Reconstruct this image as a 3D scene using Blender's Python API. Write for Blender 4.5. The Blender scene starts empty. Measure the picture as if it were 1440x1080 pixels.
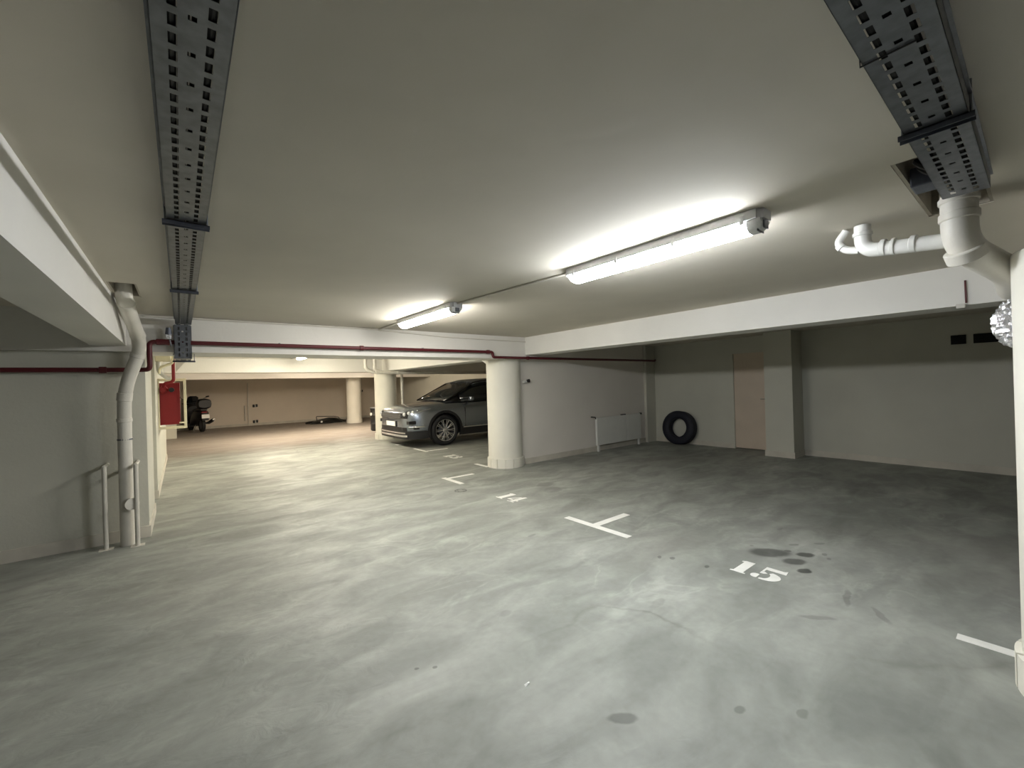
import bpy, bmesh, math, random
from mathutils import Vector, Matrix
random.seed(7)
C = bpy.context.scene.collection
PI = math.pi

# ------------------------------------------------------------------ materials
def srgb(r, g, b):
    f = lambda c: (c/12.92 if c <= .04045 else ((c+.055)/1.055)**2.4)
    return (f(r), f(g), f(b), 1)

def mat(name, col, rough=.6, metal=0., spec=.5, noise=None, bump=None, coat=0.):
    """principled material; noise=(scale, amount, detail) varies its colour, bump=(scale, strength)"""
    m = bpy.data.materials.new(name); m.use_nodes = True
    nt = m.node_tree; b = nt.nodes['Principled BSDF']
    b.inputs['Base Color'].default_value = col
    b.inputs['Roughness'].default_value = rough
    b.inputs['Metallic'].default_value = metal
    b.inputs['Specular IOR Level'].default_value = spec
    b.inputs['Coat Weight'].default_value = coat
    tc = nt.nodes.new('ShaderNodeTexCoord')
    if noise:
        n = nt.nodes.new('ShaderNodeTexNoise'); n.inputs['Scale'].default_value = noise[0]
        n.inputs['Detail'].default_value = noise[2] if len(noise) > 2 else 5
        nt.links.new(tc.outputs['Object'], n.inputs['Vector'])
        r = nt.nodes.new('ShaderNodeValToRGB')
        k = noise[1]
        r.color_ramp.elements[0].position = .3; r.color_ramp.elements[1].position = .7
        r.color_ramp.elements[0].color = tuple(c*(1-k) for c in col[:3]) + (1,)
        r.color_ramp.elements[1].color = tuple(min(1, c*(1+k)) for c in col[:3]) + (1,)
        nt.links.new(n.outputs['Fac'], r.inputs['Fac'])
        nt.links.new(r.outputs['Color'], b.inputs['Base Color'])
    if bump:
        n2 = nt.nodes.new('ShaderNodeTexNoise'); n2.inputs['Scale'].default_value = bump[0]
        n2.inputs['Detail'].default_value = 6
        nt.links.new(tc.outputs['Object'], n2.inputs['Vector'])
        bp = nt.nodes.new('ShaderNodeBump'); bp.inputs['Strength'].default_value = bump[1]
        bp.inputs['Distance'].default_value = .01
        nt.links.new(n2.outputs['Fac'], bp.inputs['Height'])
        nt.links.new(bp.outputs['Normal'], b.inputs['Normal'])
    return m

M = {}
M['wall'] = mat('wall_paint', (.56, .55, .475, 1), .75, noise=(1.3, .05, 4), bump=(35, .15))
M['ceiling'] = mat('ceiling_plaster', (.57, .53, .45, 1), .85, noise=(1.1, .07, 6), bump=(9, .14))
M['beam'] = mat('beam_paint', (.74, .72, .675, 1), .7, noise=(1.5, .04, 4), bump=(30, .15))
M['column'] = mat('column_paint', (.76, .735, .65, 1), .6, noise=(2, .04, 5), bump=(60, .15))
M['wall_dark'] = mat('low_bounce_dark', (.22, .21, .19, 1), .85, noise=(1.2, .1, 5), bump=(25, .3))  # unseen walls behind the camera, darkened to cut bounced light
M['wall_far'] = mat('beige_wall_paint', (.74, .66, .56, 1), .75, noise=(.9, .06, 4), bump=(35, .15))
M['wall_back'] = mat('rosy_wall_paint', (.74, .70, .64, 1), .75, noise=(.9, .05, 4), bump=(35, .15))
M['plinth'] = mat('plinth_paint', (.58, .545, .47, 1), .6, noise=(5, .10, 5))
M['door'] = mat('door_paint', (.60, .50, .40, 1), .55, noise=(3, .05, 4))
M['pvc'] = mat('painted_pvc', (.66, .63, .565, 1), .42, noise=(6, .06, 6), bump=(90, .12))
M['pvc_white'] = mat('white_pvc', (.62, .615, .58, 1), .35, noise=(9, .05, 5))
M['red'] = mat('red_pipe_paint', (.085, .006, .010, 1), .5, noise=(6, .1, 4))
M['redbox'] = mat('red_cabinet_paint', (.24, .007, .009, 1), .6, noise=(4, .06, 3))
M['cream'] = mat('cream_frame_paint', (.80, .74, .52, 1), .45, noise=(6, .04, 3))
M['galv'] = mat('galvanised_steel', (.185, .195, .215, 1), .42, .8, noise=(25, .18, 5))
M['galvd'] = mat('bracket_steel', (.13, .14, .17, 1), .5, .8, noise=(20, .15, 4))
M['cable'] = mat('black_cable', (.008, .008, .009, 1), .6, noise=(20, .2, 3))
M['cond'] = mat('conduit_plastic', (.62, .59, .53, 1), .5, noise=(9, .05, 3))
M['lampbody'] = mat('lamp_housing_plastic', (.62, .62, .64, 1), .4, noise=(9, .03, 3))
M['lampend'] = mat('clear_lamp_end', (.85, .86, .86, 1), .2, noise=(30, .1, 3))
M['paint'] = mat('floor_marking_paint', (.82, .81, .76, 1), .55, noise=(9, .07, 6))
M['rubber'] = mat('tyre_rubber', (.004, .005, .014, 1), .65, noise=(20, .2, 4))
M['rubber2'] = mat('car_tyre_rubber', (.012, .012, .013, 1), .75, noise=(20, .2, 4))
M['carpaint'] = mat('blue_grey_metallic_paint', (.30, .335, .385, 1), .27, .9, noise=(300, .05, 2), coat=.8)
M['black'] = mat('black_plastic', (.010, .010, .011, 1), .45, noise=(30, .15, 3))
M['blackg'] = mat('gloss_black', (.004, .004, .005, 1), .30, noise=(10, .1, 2), coat=.5)
M['glass'] = mat('dark_car_glass', (.010, .012, .013, 1), .06, noise=(5, .05, 2), spec=.8)
M['chrome'] = mat('chrome', (.80, .81, .83, 1), .15, 1., noise=(20, .03, 2))
M['silver'] = mat('silver_alloy', (.72, .72, .72, 1), .25, .9, noise=(20, .03, 2))
M['plate'] = mat('white_plate', (.85, .85, .82, 1), .4, noise=(20, .03, 2))
M['headlamp'] = mat('headlamp_lens', (.85, .88, .90, 1), .15, .2, noise=(40, .25, 3), coat=1)
M['radiator'] = mat('white_enamel', (.72, .72, .68, 1), .35, noise=(5, .03, 3))
M['foil'] = mat('crumpled_foil', (.75, .75, .78, 1), .25, .9, bump=(60, .8))
M['grille'] = mat('vent_dark', (.006, .006, .006, 1), .8, noise=(9, .1, 2))
M['bag'] = mat('black_sheet', (.010, .011, .010, 1), .35, noise=(9, .2, 4), bump=(20, .6))
M['stainless'] = mat('drain_steel', (.16, .16, .15, 1), .55, .5, noise=(30, .3, 4))
M['post'] = mat('post_paint', (.62, .59, .52, 1), .5, noise=(8, .08, 4))
M['hole'] = mat('rough_concrete', (.40, .36, .29, 1), .9, noise=(6, .2, 6), bump=(18, .8))
M['paper'] = mat('white_paper', (.8, .8, .76, 1), .8, noise=(9, .03, 2))

def emat(name, col, s):
    m = bpy.data.materials.new(name); m.use_nodes = True
    nt = m.node_tree; nt.nodes.clear()
    e = nt.nodes.new('ShaderNodeEmission'); e.inputs['Color'].default_value = col; e.inputs['Strength'].default_value = s
    o = nt.nodes.new('ShaderNodeOutputMaterial'); nt.links.new(e.outputs[0], o.inputs[0])
    return m
M['tube_cool'] = emat('lit_diffuser_cool', (.92, .96, 1.0, 1), 23)
M['tube_neutral'] = emat('lit_diffuser_neutral', (1.0, .98, .92, 1), 21)
M['tube_mid'] = emat('lit_diffuser_ivory', (1.0, .95, .82, 1), 17)
M['tube_far'] = emat('lit_diffuser_rosy', (1.0, .86, .68, 1), 44)
M['tube_warm'] = emat('lit_diffuser_warm', (1.0, .93, .76, 1), 36)

# floor: power-floated concrete with cloudy patches, oil spots and tyre scuffs
def floor_material():
    m = bpy.data.materials.new('polished_concrete'); m.use_nodes = True
    nt = m.node_tree; N = nt.nodes; L = nt.links; b = N['Principled BSDF']
    tc = N.new('ShaderNodeTexCoord')
    def noise(scale, detail, dist, sc=(1, 1, 1), rot=0):
        mp = N.new('ShaderNodeMapping'); mp.inputs['Scale'].default_value = sc; mp.inputs['Rotation'].default_value = (0, 0, rot)
        L.new(tc.outputs['Object'], mp.inputs['Vector'])
        n = N.new('ShaderNodeTexNoise'); n.inputs['Scale'].default_value = scale
        n.inputs['Detail'].default_value = detail; n.inputs['Distortion'].default_value = dist
        L.new(mp.outputs[0], n.inputs['Vector']); return n.outputs['Fac']
    def ramp(src, p0, c0, p1, c1):
        r = N.new('ShaderNodeValToRGB'); r.color_ramp.elements[0].position = p0; r.color_ramp.elements[1].position = p1
        r.color_ramp.elements[0].color = c0; r.color_ramp.elements[1].color = c1
        L.new(src, r.inputs['Fac']); return r.outputs['Color']
    def mix(kind, fac, a, c):
        x = N.new('ShaderNodeMix'); x.data_type = 'RGBA'; x.blend_type = kind
        if isinstance(fac, float): x.inputs['Factor'].default_value = fac
        else: L.new(fac, x.inputs['Factor'])
        for s, v in (('A', a), ('B', c)):
            i = [q for q in x.inputs if q.name == s and q.type == 'RGBA'][0]
            if isinstance(v, tuple): i.default_value = v
            else: L.new(v, i)
        return [q for q in x.outputs if q.type == 'RGBA'][0]
    base = ramp(noise(.8, 9, .35, (1, 1.6, 1), .65), .32, (.225, .234, .208, 1), .70, (.325, .334, .302, 1))
    pat = ramp(noise(1.7, 11, .8, (1, 2.1, 1), .62), .38, (.86, .86, .86, 1), .66, (1.17, 1.17, 1.17, 1))
    c = mix('MULTIPLY', 1., base, pat)
    vn = N.new('ShaderNodeMath'); vn.operation = 'SUBTRACT'; L.new(noise(1.9, 10, .7, (1, 1.7, 1), .6), vn.inputs[0]); vn.inputs[1].default_value = .5
    va_ = N.new('ShaderNodeMath'); va_.operation = 'ABSOLUTE'; L.new(vn.outputs[0], va_.inputs[0])
    vein = ramp(va_.outputs[0], 0., (1.20, 1.20, 1.19, 1), .045, (1, 1, 1, 1))
    vmask = ramp(noise(.9, 5, .4), .45, (0, 0, 0, 1), .62, (1, 1, 1, 1))
    c = mix('MULTIPLY', vmask, c, vein)
    fine = ramp(noise(18, 6, .3), .3, (.94, .94, .93, 1), .7, (1.05, 1.05, 1.05, 1))
    c = mix('MULTIPLY', 1., c, fine)
    pink = ramp(noise(.35, 3, .5), .52, (0, 0, 0, 1), .75, (.35, .35, .35, 1))
    c = mix('MIX', pink, c, (.31, .285, .25, 1))
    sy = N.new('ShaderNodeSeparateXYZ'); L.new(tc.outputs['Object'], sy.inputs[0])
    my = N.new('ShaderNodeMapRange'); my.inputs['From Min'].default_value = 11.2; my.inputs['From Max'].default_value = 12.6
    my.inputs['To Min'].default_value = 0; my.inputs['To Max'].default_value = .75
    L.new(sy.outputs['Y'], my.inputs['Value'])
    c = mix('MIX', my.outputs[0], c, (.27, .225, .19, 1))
    # thin cracks
    v = N.new('ShaderNodeTexVoronoi'); v.feature = 'DISTANCE_TO_EDGE'; v.inputs['Scale'].default_value = .36
    wn = N.new('ShaderNodeTexNoise'); wn.inputs['Scale'].default_value = 1.7; wn.inputs['Detail'].default_value = 7
    L.new(tc.outputs['Object'], wn.inputs['Vector'])
    vm = N.new('ShaderNodeVectorMath'); vm.operation = 'MULTIPLY_ADD'
    L.new(wn.outputs['Color'], vm.inputs[0]); vm.inputs[1].default_value = (.45, .45, 0); L.new(tc.outputs['Object'], vm.inputs[2])
    L.new(vm.outputs[0], v.inputs['Vector'])
    cr = ramp(v.outputs['Distance'], 0., (.62, .62, .60, 1), .006, (1, 1, 1, 1))
    crm = ramp(noise(.5, 3, 0), .50, (0, 0, 0, 1), .62, (.7, .7, .7, 1))
    cc = mix('MULTIPLY', crm, c, cr)
    c = cc
    # oil spots: x, y, semi-axes, angle, darkness
    spots = [(3.70, 1.40, .15, .085, -.75, .72), (3.655, 1.205, .085, .055, -.7, .74), (3.53, 1.11, .050, .038, -.5, .82),
             (3.86, 1.20, .065, .045, -.6, .82), (3.84, 1.32, .03, .02, 0, .6), (3.97, 1.1, .03, .018, .4, .4), (4.02, 1.33, .04, .02, -.3, .35),
             (3.90, 1.05, .02, .016, 0, .4), (4.2, 1.2, .05, .022, -.6, .35), (4.35, 1.55, .05, .02, 0, .25), (3.75, 1.55, .02, .015, 0, .3),
             (2.985, 1.94, .028, .014, .3, .55), (3.035, 1.855, .028, .016, .3, .55), (3.09, 1.60, .026, .018, .2, .6),
             (4.0, 4.37, .13, .10, 0, .22), (3.86, 4.09, .15, .11, .4, .26), (5.0, 3.0, .28, .12, .5, .22), (5.6, 2.2, .35, .14, .2, .22),
             (1.43, 1.13, .065, .03, -.75, .5), (1.84, .83, .024, .018, 0, .42), (2.02, .65, .03, .018, 0, .35),
             (2.35, 1.55, .08, .03, .2, .18), (1.55, 2.1, .05, .03, 0, .2), (.98, 1.93, .012, .012, 0, .5), (.90, 1.99, .011, .011, 0, .5),
             (2.55, 3.0, .05, .02, .3, .3), (2.2, 1.5, .16, .05, -.2, .13), (2.9, .85, .10, .02, -.9, .3), (3.3, .8, .12, .018, .2, .35),
             (3.2, .62, .09, .02, .6, .3), (.55, 6.0, .05, .03, 0, .2), (6.6, 1.4, .5, .2, .3, .3), (7.1, .6, .4, .16, .1, .3)]
    sx = N.new('ShaderNodeSeparateXYZ')
    wv = N.new('ShaderNodeTexNoise'); wv.inputs['Scale'].default_value = 9; wv.inputs['Detail'].default_value = 3
    L.new(tc.outputs['Object'], wv.inputs['Vector'])
    va = N.new('ShaderNodeVectorMath'); va.operation = 'MULTIPLY_ADD'; L.new(wv.outputs['Color'], va.inputs[0])
    va.inputs[1].default_value = (.05, .05, 0); L.new(tc.outputs['Object'], va.inputs[2])
    vs = N.new('ShaderNodeVectorMath'); vs.operation = 'SUBTRACT'; L.new(va.outputs[0], vs.inputs[0]); vs.inputs[1].default_value = (.025, .025, 0)
    tot = None
    for (x, y, a, bb, ang, d) in spots:
        mp = N.new('ShaderNodeMapping'); mp.vector_type = 'TEXTURE'
        mp.inputs['Location'].default_value = (x, y, 0); mp.inputs['Rotation'].default_value = (0, 0, ang)
        mp.inputs['Scale'].default_value = (a, bb, 1)
        L.new(vs.outputs[0], mp.inputs['Vector'])
        ln = N.new('ShaderNodeVectorMath'); ln.operation = 'LENGTH'; L.new(mp.outputs[0], ln.inputs[0])
        mr = N.new('ShaderNodeMapRange'); mr.interpolation_type = 'SMOOTHSTEP'
        mr.inputs['From Min'].default_value = .75; mr.inputs['From Max'].default_value = 1.25
        mr.inputs['To Min'].default_value = d; mr.inputs['To Max'].default_value = 0
        L.new(ln.outputs['Value'], mr.inputs['Value'])
        if tot is None: tot = mr.outputs[0]
        else:
            mx = N.new('ShaderNodeMath'); mx.operation = 'MAXIMUM'; L.new(tot, mx.inputs[0]); L.new(mr.outputs[0], mx.inputs[1]); tot = mx.outputs[0]
    c = mix('MIX', tot, c, (.045, .045, .04, 1))
    L.new(c, b.inputs['Base Color'])
    rg = ramp(noise(1.7, 11, .8, (1, 2.1, 1), .62), .35, (.66,)*3+(1,), .7, (.50,)*3+(1,))
    L.new(rg, b.inputs['Roughness'])
    b.inputs['Specular IOR Level'].default_value = .42
    bp = N.new('ShaderNodeBump'); bp.inputs['Strength'].default_value = .25; bp.inputs['Distance'].default_value = .02
    L.new(noise(4.5, 8, 1.5, (1, 2, 1), .5), bp.inputs['Height']); L.new(bp.outputs[0], b.inputs['Normal'])
    return m
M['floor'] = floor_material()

# ------------------------------------------------------------------ mesh helpers
def obj(name, bm, m, parent=None, smooth=False, mw=None):
    me = bpy.data.meshes.new(name); bm.normal_update(); bm.to_mesh(me); bm.free()
    mats = m if isinstance(m, (list, tuple)) else [m]
    for k in mats: me.materials.append(M[k] if isinstance(k, str) else k)
    if smooth:
        for p in me.polygons: p.use_smooth = True
        try: me.set_sharp_from_angle(angle=math.radians(smooth if smooth is not True else 40))
        except Exception: pass
    o = bpy.data.objects.new(name, me); C.objects.link(o)
    if parent: o.parent = parent
    return o

def tag(o, label, cat, group=None):
    o['label'] = label; o['category'] = cat
    if group: o['group'] = group
    return o

def thing(name, label, cat, loc=(0, 0, 0), rz=0, group=None):
    o = bpy.data.objects.new(name, None); C.objects.link(o)
    o.location = loc; o.rotation_euler = (0, 0, rz); o.empty_display_size = .1
    return tag(o, label, cat, group)

def struct(name, bm, m, smooth=False):
    o = obj(name, bm, m, None, smooth); o['kind'] = 'structure'; return o

def dup(root, loc, rz=None, label=None):
    r = root.copy(); C.objects.link(r); r.location = loc
    if rz is not None: r.rotation_euler = (0, 0, rz)
    if label: r['label'] = label
    for ch in list(root.children):
        c = ch.copy(); C.objects.link(c); c.parent = r
        for g in list(ch.children):
            d = g.copy(); C.objects.link(d); d.parent = c
    return r

def bx(bm, x0, x1, y0, y1, z0, z1, mi=0):
    v = [bm.verts.new((x, y, z)) for z in (z0, z1) for y in (y0, y1) for x in (x0, x1)]
    for f in ((0, 2, 3, 1), (4, 5, 7, 6), (0, 1, 5, 4), (2, 6, 7, 3), (0, 4, 6, 2), (1, 3, 7, 5)):
        bm.faces.new([v[i] for i in f]).material_index = mi
    return v

def box(*a, bevel=0, seg=2):
    bm = bmesh.new(); bx(bm, *a)
    if bevel: bmesh.ops.bevel(bm, geom=bm.edges[:], offset=bevel, segments=seg, affect='EDGES', profile=.5)
    return bm

def boxes(lst, bevel=0):
    bm = bmesh.new()
    for a in lst: bx(bm, *a)
    if bevel: bmesh.ops.bevel(bm, geom=bm.edges[:], offset=bevel, segments=2, affect='EDGES', profile=.5)
    return bm

def fillet(pts, r, n=8):
    P = [Vector(p) for p in pts]; out = [P[0]]
    for i in range(1, len(P)-1):
        a = (P[i-1]-P[i]); b = (P[i+1]-P[i]); la, lb = a.length, b.length
        rr = min(r, la*.48, lb*.48)
        p0 = P[i]+a.normalized()*rr; p1 = P[i]+b.normalized()*rr
        for k in range(n+1):
            t = k/n; out.append((1-t)**2*p0+2*t*(1-t)*P[i]+t*t*p1)
    out.append(P[-1]); return out

def tube(bm, pts, rad, seg=16, caps=True, fil=0, mi=0):
    """sweep a circle along pts; rad is a number or one per point"""
    P = fillet(pts, fil) if fil else [Vector(p) for p in pts]
    R = rad if isinstance(rad, (list, tuple)) else [rad]*len(P)
    up = None; rings = []
    for i, p in enumerate(P):
        t = (P[min(i+1, len(P)-1)]-P[max(i-1, 0)]).normalized()
        if up is None:
            up = t.orthogonal().normalized()
        up = (up-t*up.dot(t)).normalized(); s = t.cross(up)
        rings.append([bm.verts.new(p+(up*math.cos(2*PI*k/seg)+s*math.sin(2*PI*k/seg))*R[i]) for k in range(seg)])
    for a, b in zip(rings, rings[1:]):
        for k in range(seg):
            bm.faces.new((a[k], a[(k+1) % seg], b[(k+1) % seg], b[k])).material_index = mi
    if caps:
        bm.faces.new(rings[0][::-1]).material_index = mi; bm.faces.new(rings[-1]).material_index = mi
    return rings

def tubeo(pts, rad, **k):
    bm = bmesh.new(); tube(bm, pts, rad, **k); return bm

def lathe(bm, prof, seg=32, origin=(0, 0, 0), axis='z', mi=0, close=False):
    """prof: list of (radius, height) spun round an axis"""
    O = Vector(origin); rings = []
    for (r, h) in prof:
        ring = []
        for k in range(seg):
            a = 2*PI*k/seg; c, s = r*math.cos(a), r*math.sin(a)
            v = {'z': (c, s, h), 'y': (c, h, -s), 'x': (h, c, s)}[axis]
            ring.append(bm.verts.new(O+Vector(v)))
        rings.append(ring)
    prs = list(zip(rings, rings[1:]))
    if close: prs.append((rings[-1], rings[0]))
    for a, b in prs:
        for k in range(seg):
            bm.faces.new((a[k], a[(k+1) % seg], b[(k+1) % seg], b[k])).material_index = mi
    if not close:
        if prof[0][0] > 1e-6: bm.faces.new(rings[0][::-1]).material_index = mi
        if prof[-1][0] > 1e-6: bm.faces.new(rings[-1]).material_index = mi

def prism(bm, pts, z0, z1, mi=0):
    a = [bm.verts.new((x, y, z0)) for x, y in pts]; b = [bm.verts.new((x, y, z1)) for x, y in pts]
    n = len(pts)
    bm.faces.new(a[::-1]).material_index = mi; bm.faces.new(b).material_index = mi
    for i in range(n): bm.faces.new((a[i], a[(i+1) % n], b[(i+1) % n], b[i])).material_index = mi

# ------------------------------------------------------------------ the setting
H = 2.218                      # underside of the slab
XR, YF = 8.74, 20.8            # right wall, far wall
# floor
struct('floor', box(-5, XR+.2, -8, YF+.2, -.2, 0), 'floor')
# slab with two rough openings where pipes pass through
bm = bmesh.new()
h1 = (2.16, 3.04, .13, .35); h2 = (-.395, -.235, 4.02, 4.52)
T = H+.28
for a in ((-5, XR+.2, -8, h1[2]), (-5, h1[0], h1[2], h1[3]), (h1[1], XR+.2, h1[2], h1[3]), (-5, XR+.2, h1[3], h2[2]),
          (-5, h2[0], h2[2], h2[3]), (h2[1], XR+.2, h2[2], h2[3]), (-5, XR+.2, h2[3], YF+.2)):
    bx(bm, a[0], a[1], a[2], a[3], H, T)
struct('ceiling', bm, 'ceiling')
for i, h in enumerate((h1, h2)):
    e = .012
    struct('trim_%d' % (20+i), boxes([(h[0]-e, h[0]+e, h[2]-e, h[3]+e, H+.003, T), (h[1]-e, h[1]+e, h[2]-e, h[3]+e, H+.003, T),
            (h[0], h[1], h[2]-e, h[2]+e, H+.003, T), (h[0], h[1], h[3]-e, h[3]+e, H+.003, T), (h[0]-.05, h[1]+.05, h[2]-.05, h[3]+.05, T, T+.05)]), 'hole')
# walls
WX = -.28
struct('wall_left', boxes([(-5, -.28, 5.6, 6.7, 0, H), (-.7, -.45, 6.7, 7.55, 0, H), (-.7, WX, 7.55, 12.0, 0, H),
                           (-1.9, -.7, 11.85, 12.0, 0, H), (-1.9, -1.6, 12.0, YF, 0, H)]), 'wall')
struct('wall_near_left', box(-5.2, -5, -8, 6.7, 0, H), 'wall_dark')
struct('wall_near', box(-5.2, XR+.2, -8.2, -8, 0, H), 'wall_dark')
struct('wall_right', boxes([(XR, XR+.2, -8, 3.20, 0, H), (XR, XR+.2, 3.90, YF+.2, 0, H), (XR, XR+.2, 3.20, 3.90, 1.93, H),
                            (XR+.15, XR+.2, 3.20, 3.90, 0, 1.93)]), 'wall')
struct('wall_far', box(-1.9, XR+.2, YF, YF+.2, 0, H), 'wall_far')
struct('wall_back', box(4.70, XR, 5.72, 5.92, 0, H), 'wall_back')
struct('wall_pier_right', box(8.25, XR, 2.68, 3.12, 0, H), 'wall')
struct('wall_pier_corner', box(8.39, XR, 5.655, 5.72, 0, H), 'wall')
struct('wall_pier_far', box(-1.6, -.14, 17.3, 17.75, 0, H), 'wall')
# beams
struct('trim_1', box(-.66, -.406, -8, 5.5, 1.904, H), 'beam')                 # left of the aisle
struct('trim_2', boxes([(-5, 5.0, 5.5, 5.6, 1.851, H), (-.28, 5.0, 5.6, 6.08, 1.851, H)]), 'beam')     # across the aisle
struct('trim_3', box(4.65, 5.0, -.1, 5.5, 1.916, H), 'beam')                    # right of the aisle
struct('trim_4', box(4.4, 4.8, 6.08, 11.4, 1.89, H), 'beam')
struct('trim_5', box(WX, XR, 11.4, 11.9, 1.875, H), 'beam')
struct('trim_6', box(-.7, XR, 16.9, 17.3, 1.875, H), 'beam')
struct('trim_7', box(2.95, 4.65, -.55, .03, 1.935, H), 'beam')
bm = bmesh.new()      # little haunch where the beams land on the column
v = [bm.verts.new(p) for p in ((4.32, 6.08, 1.853), (4.80, 6.08, 1.853), (4.80, 6.40, 1.89), (4.32, 6.40, 1.89), (4.32, 6.08, 1.74), (4.80, 6.08, 1.74))]
for f in ((0, 1, 2, 3), (4, 3, 2, 5), (0, 3, 4), (1, 5, 2), (0, 4, 5, 1)): bm.faces.new([v[i] for i in f])
struct('trim_8', bm, 'beam')
# plinths along the walls
struct('baseboard_left', boxes([(-5, -.28, 5.585, 5.6, 0, .11), (-.28, -.268, 5.585, 6.7, 0, .11), (-.445, -.268, 7.535, 7.55, 0, .11), (-.29, -.268, 7.55, 12.0, 0, .11)]), 'plinth')
struct('baseboard_right', boxes([(XR-.015, XR, -8, 2.68, 0, .10), (XR-.015, XR, 3.90, 5.72, 0, .10), (8.235, XR, 2.665, 2.68, 0, .10),
                                 (8.235, 8.25, 2.68, 3.12, 0, .10), (8.235, XR, 3.12, 3.135, 0, .10)]), 'plinth')
struct('baseboard_back', box(4.75, 8.39, 5.705, 5.72, 0, .10), 'plinth')
struct('baseboard_far', box(-1.6, XR, YF-.015, YF, 0, .10), 'plinth')
# flush steel door in the right wall
d1 = obj('door_1', box(XR+.02, XR+.06, 3.20, 3.895, .02, 1.925), 'door'); d1['kind'] = 'structure'
obj('door_frame', boxes([(XR-.012, XR+.07, 3.87, 3.905, 0, 1.935), (XR-.012, XR+.07, 3.125, 3.20, 0, 1.935), (XR-.012, XR+.07, 3.20, 3.87, 1.90, 1.935)]), 'wall', d1)
obj('door_handle', tubeo([(XR+.02, 3.27, 1.0), (XR-.03, 3.27, 1.0), (XR-.03, 3.37, 1.0)], .009, seg=8, fil=.01), 'silver', d1, True)

# round columns with a moulded plinth
def column(x, y, r, top, label, pl=.155):
    t = thing('round_column', label, 'column', (x, y, 0), 0)
    bm = bmesh.new(); lathe(bm, [(r, 0), (r, top-.006), (r-.006, top)], 56)
    obj('shaft', bm, 'column', t, 35)
    bm = bmesh.new(); n = 14; R = r+.022     # plinth made of bent tiles
    for k in range(n):
        a0 = 2*PI*k/n+.022; a1 = 2*PI*(k+1)/n-.022; s = 4
        pts = [((R)*math.cos(a0+(a1-a0)*i/s), R*math.sin(a0+(a1-a0)*i/s)) for i in range(s+1)] + \
              [((r-.01)*math.cos(a1-(a1-a0)*i/s), (r-.01)*math.sin(a1-(a1-a0)*i/s)) for i in range(s+1)]
        prism(bm, pts, 0, pl)
    obj('plinth', bm, 'column', t)
    return t
column(4.46, 5.89, .30, 1.851, 'thick round cream column in the middle, carrying the beam corner above the red pipe')
column(4.55, 11.55, .30, 1.875, 'round cream column standing at the nose of the parked car')
column(5.72, 18.05, .29, 1.89, 'round beige column at the far end by the dark heap')
column(2.97, -.215, .30, 1.935, 'round white column cut off by the right edge of the photo')
struct('trim_9', box(5.4, 6.05, 17.3, 18.4, 1.89, H), 'beam')

# ------------------------------------------------------------------ fluorescent fittings
def lamp(x, y0, y1, glow, label):
    t = thing('fluorescent_light', label, 'ceiling light', (x, (y0+y1)/2, H), 0, 'strip lights along the aisle')
    hl = (y1-y0)/2; hw = .068
    bm = bmesh.new()
    prism(bm, [(-hw, -hl), (hw, -hl), (hw, hl), (-hw, hl)], -.046, -.001)
    bmesh.ops.bevel(bm, geom=[e for e in bm.edges if abs(e.verts[0].co.z-e.verts[1].co.z) > .02], offset=.025, segments=3, affect='EDGES')
    obj('housing', bm, 'lampbody', t, 30)
    # diffuser: shallow trough, rounded edges
    prof = [(-.058, -.046), (-.055, -.072), (-.040, -.092), (-.018, -.099), (.018, -.099), (.040, -.092), (.055, -.072), (.058, -.046)]
    def trough(ya, yb, ends):
        bm = bmesh.new()
        ys = [(ya, 1.), (yb, 1.)]
        if ends[0]: ys = [(ya, .35), (ya+.012, .8), (ya+.03, 1.)]+ys[1:]
        if ends[1]: ys = ys[:-1]+[(yb-.03, 1.), (yb-.012, .8), (yb, .35)]
        rings = [[bm.verts.new((px, yy, -.046+(pz+.046)*k)) for px, pz in prof] for yy, k in ys]
        for a, b in zip(rings, rings[1:]):
            for i in range(len(prof)-1): bm.faces.new((a[i], b[i], b[i+1], a[i+1]))
        bm.faces.new(rings[0]); bm.faces.new(rings[-1][::-1])
        for a, b in zip(rings, rings[1:]): bm.faces.new((a[-1], b[-1], b[0], a[0]))
        bmesh.ops.recalc_face_normals(bm, faces=bm.faces[:])
        return bm
    obj('diffuser', trough(-hl+.075, hl-.03, (0, 1)), glow, t, 35)
    e = obj('diffuser_end', trough(-hl+.012, -hl+.075, (1, 0)), 'lampend', t, 35); e['label'] = 'clear unlit end of the diffuser'
    obj('lamp_holder', boxes([(-.02, .02, -hl+.004, -hl+.012, -.088, -.05), (-.035, .035, -hl+.03, -hl+.034, -.10, -.05)]), 'galv', t)
    for s in (-1, 1):
        for k in (-.86, -.3, .3, .86):
            obj('clip', box(s*.064-.008, s*.064+.008, k*hl-.01, k*hl+.01, -.062, -.02, bevel=.003), 'lampbody', t)
    return t
lamp(2.21, .80, 2.09, 'tube_cool', 'nearest lit fluorescent strip light on the ceiling, bluish white')
lamp(2.09, 3.45, 4.74, 'tube_neutral', 'lit fluorescent strip light just before the red pipe')
lamp(2.13, 9.25, 10.54, 'tube_warm', 'lit strip light showing beyond the first cross beam')
lamp(2.13, 6.45, 7.74, 'tube_mid', 'lit strip light just beyond the cross beam with the red pipe, hidden above it')
lamp(2.13, 13.5, 14.8, 'tube_far', 'lit strip light in the deep bay, hidden behind the second cross beam')

lamp(4.6, 14.2, 15.5, 'tube_far', 'added strip light between the far columns, unseen above the beams, brightening the far wall')  # extra lamp added out of view to lift the far wall

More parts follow.
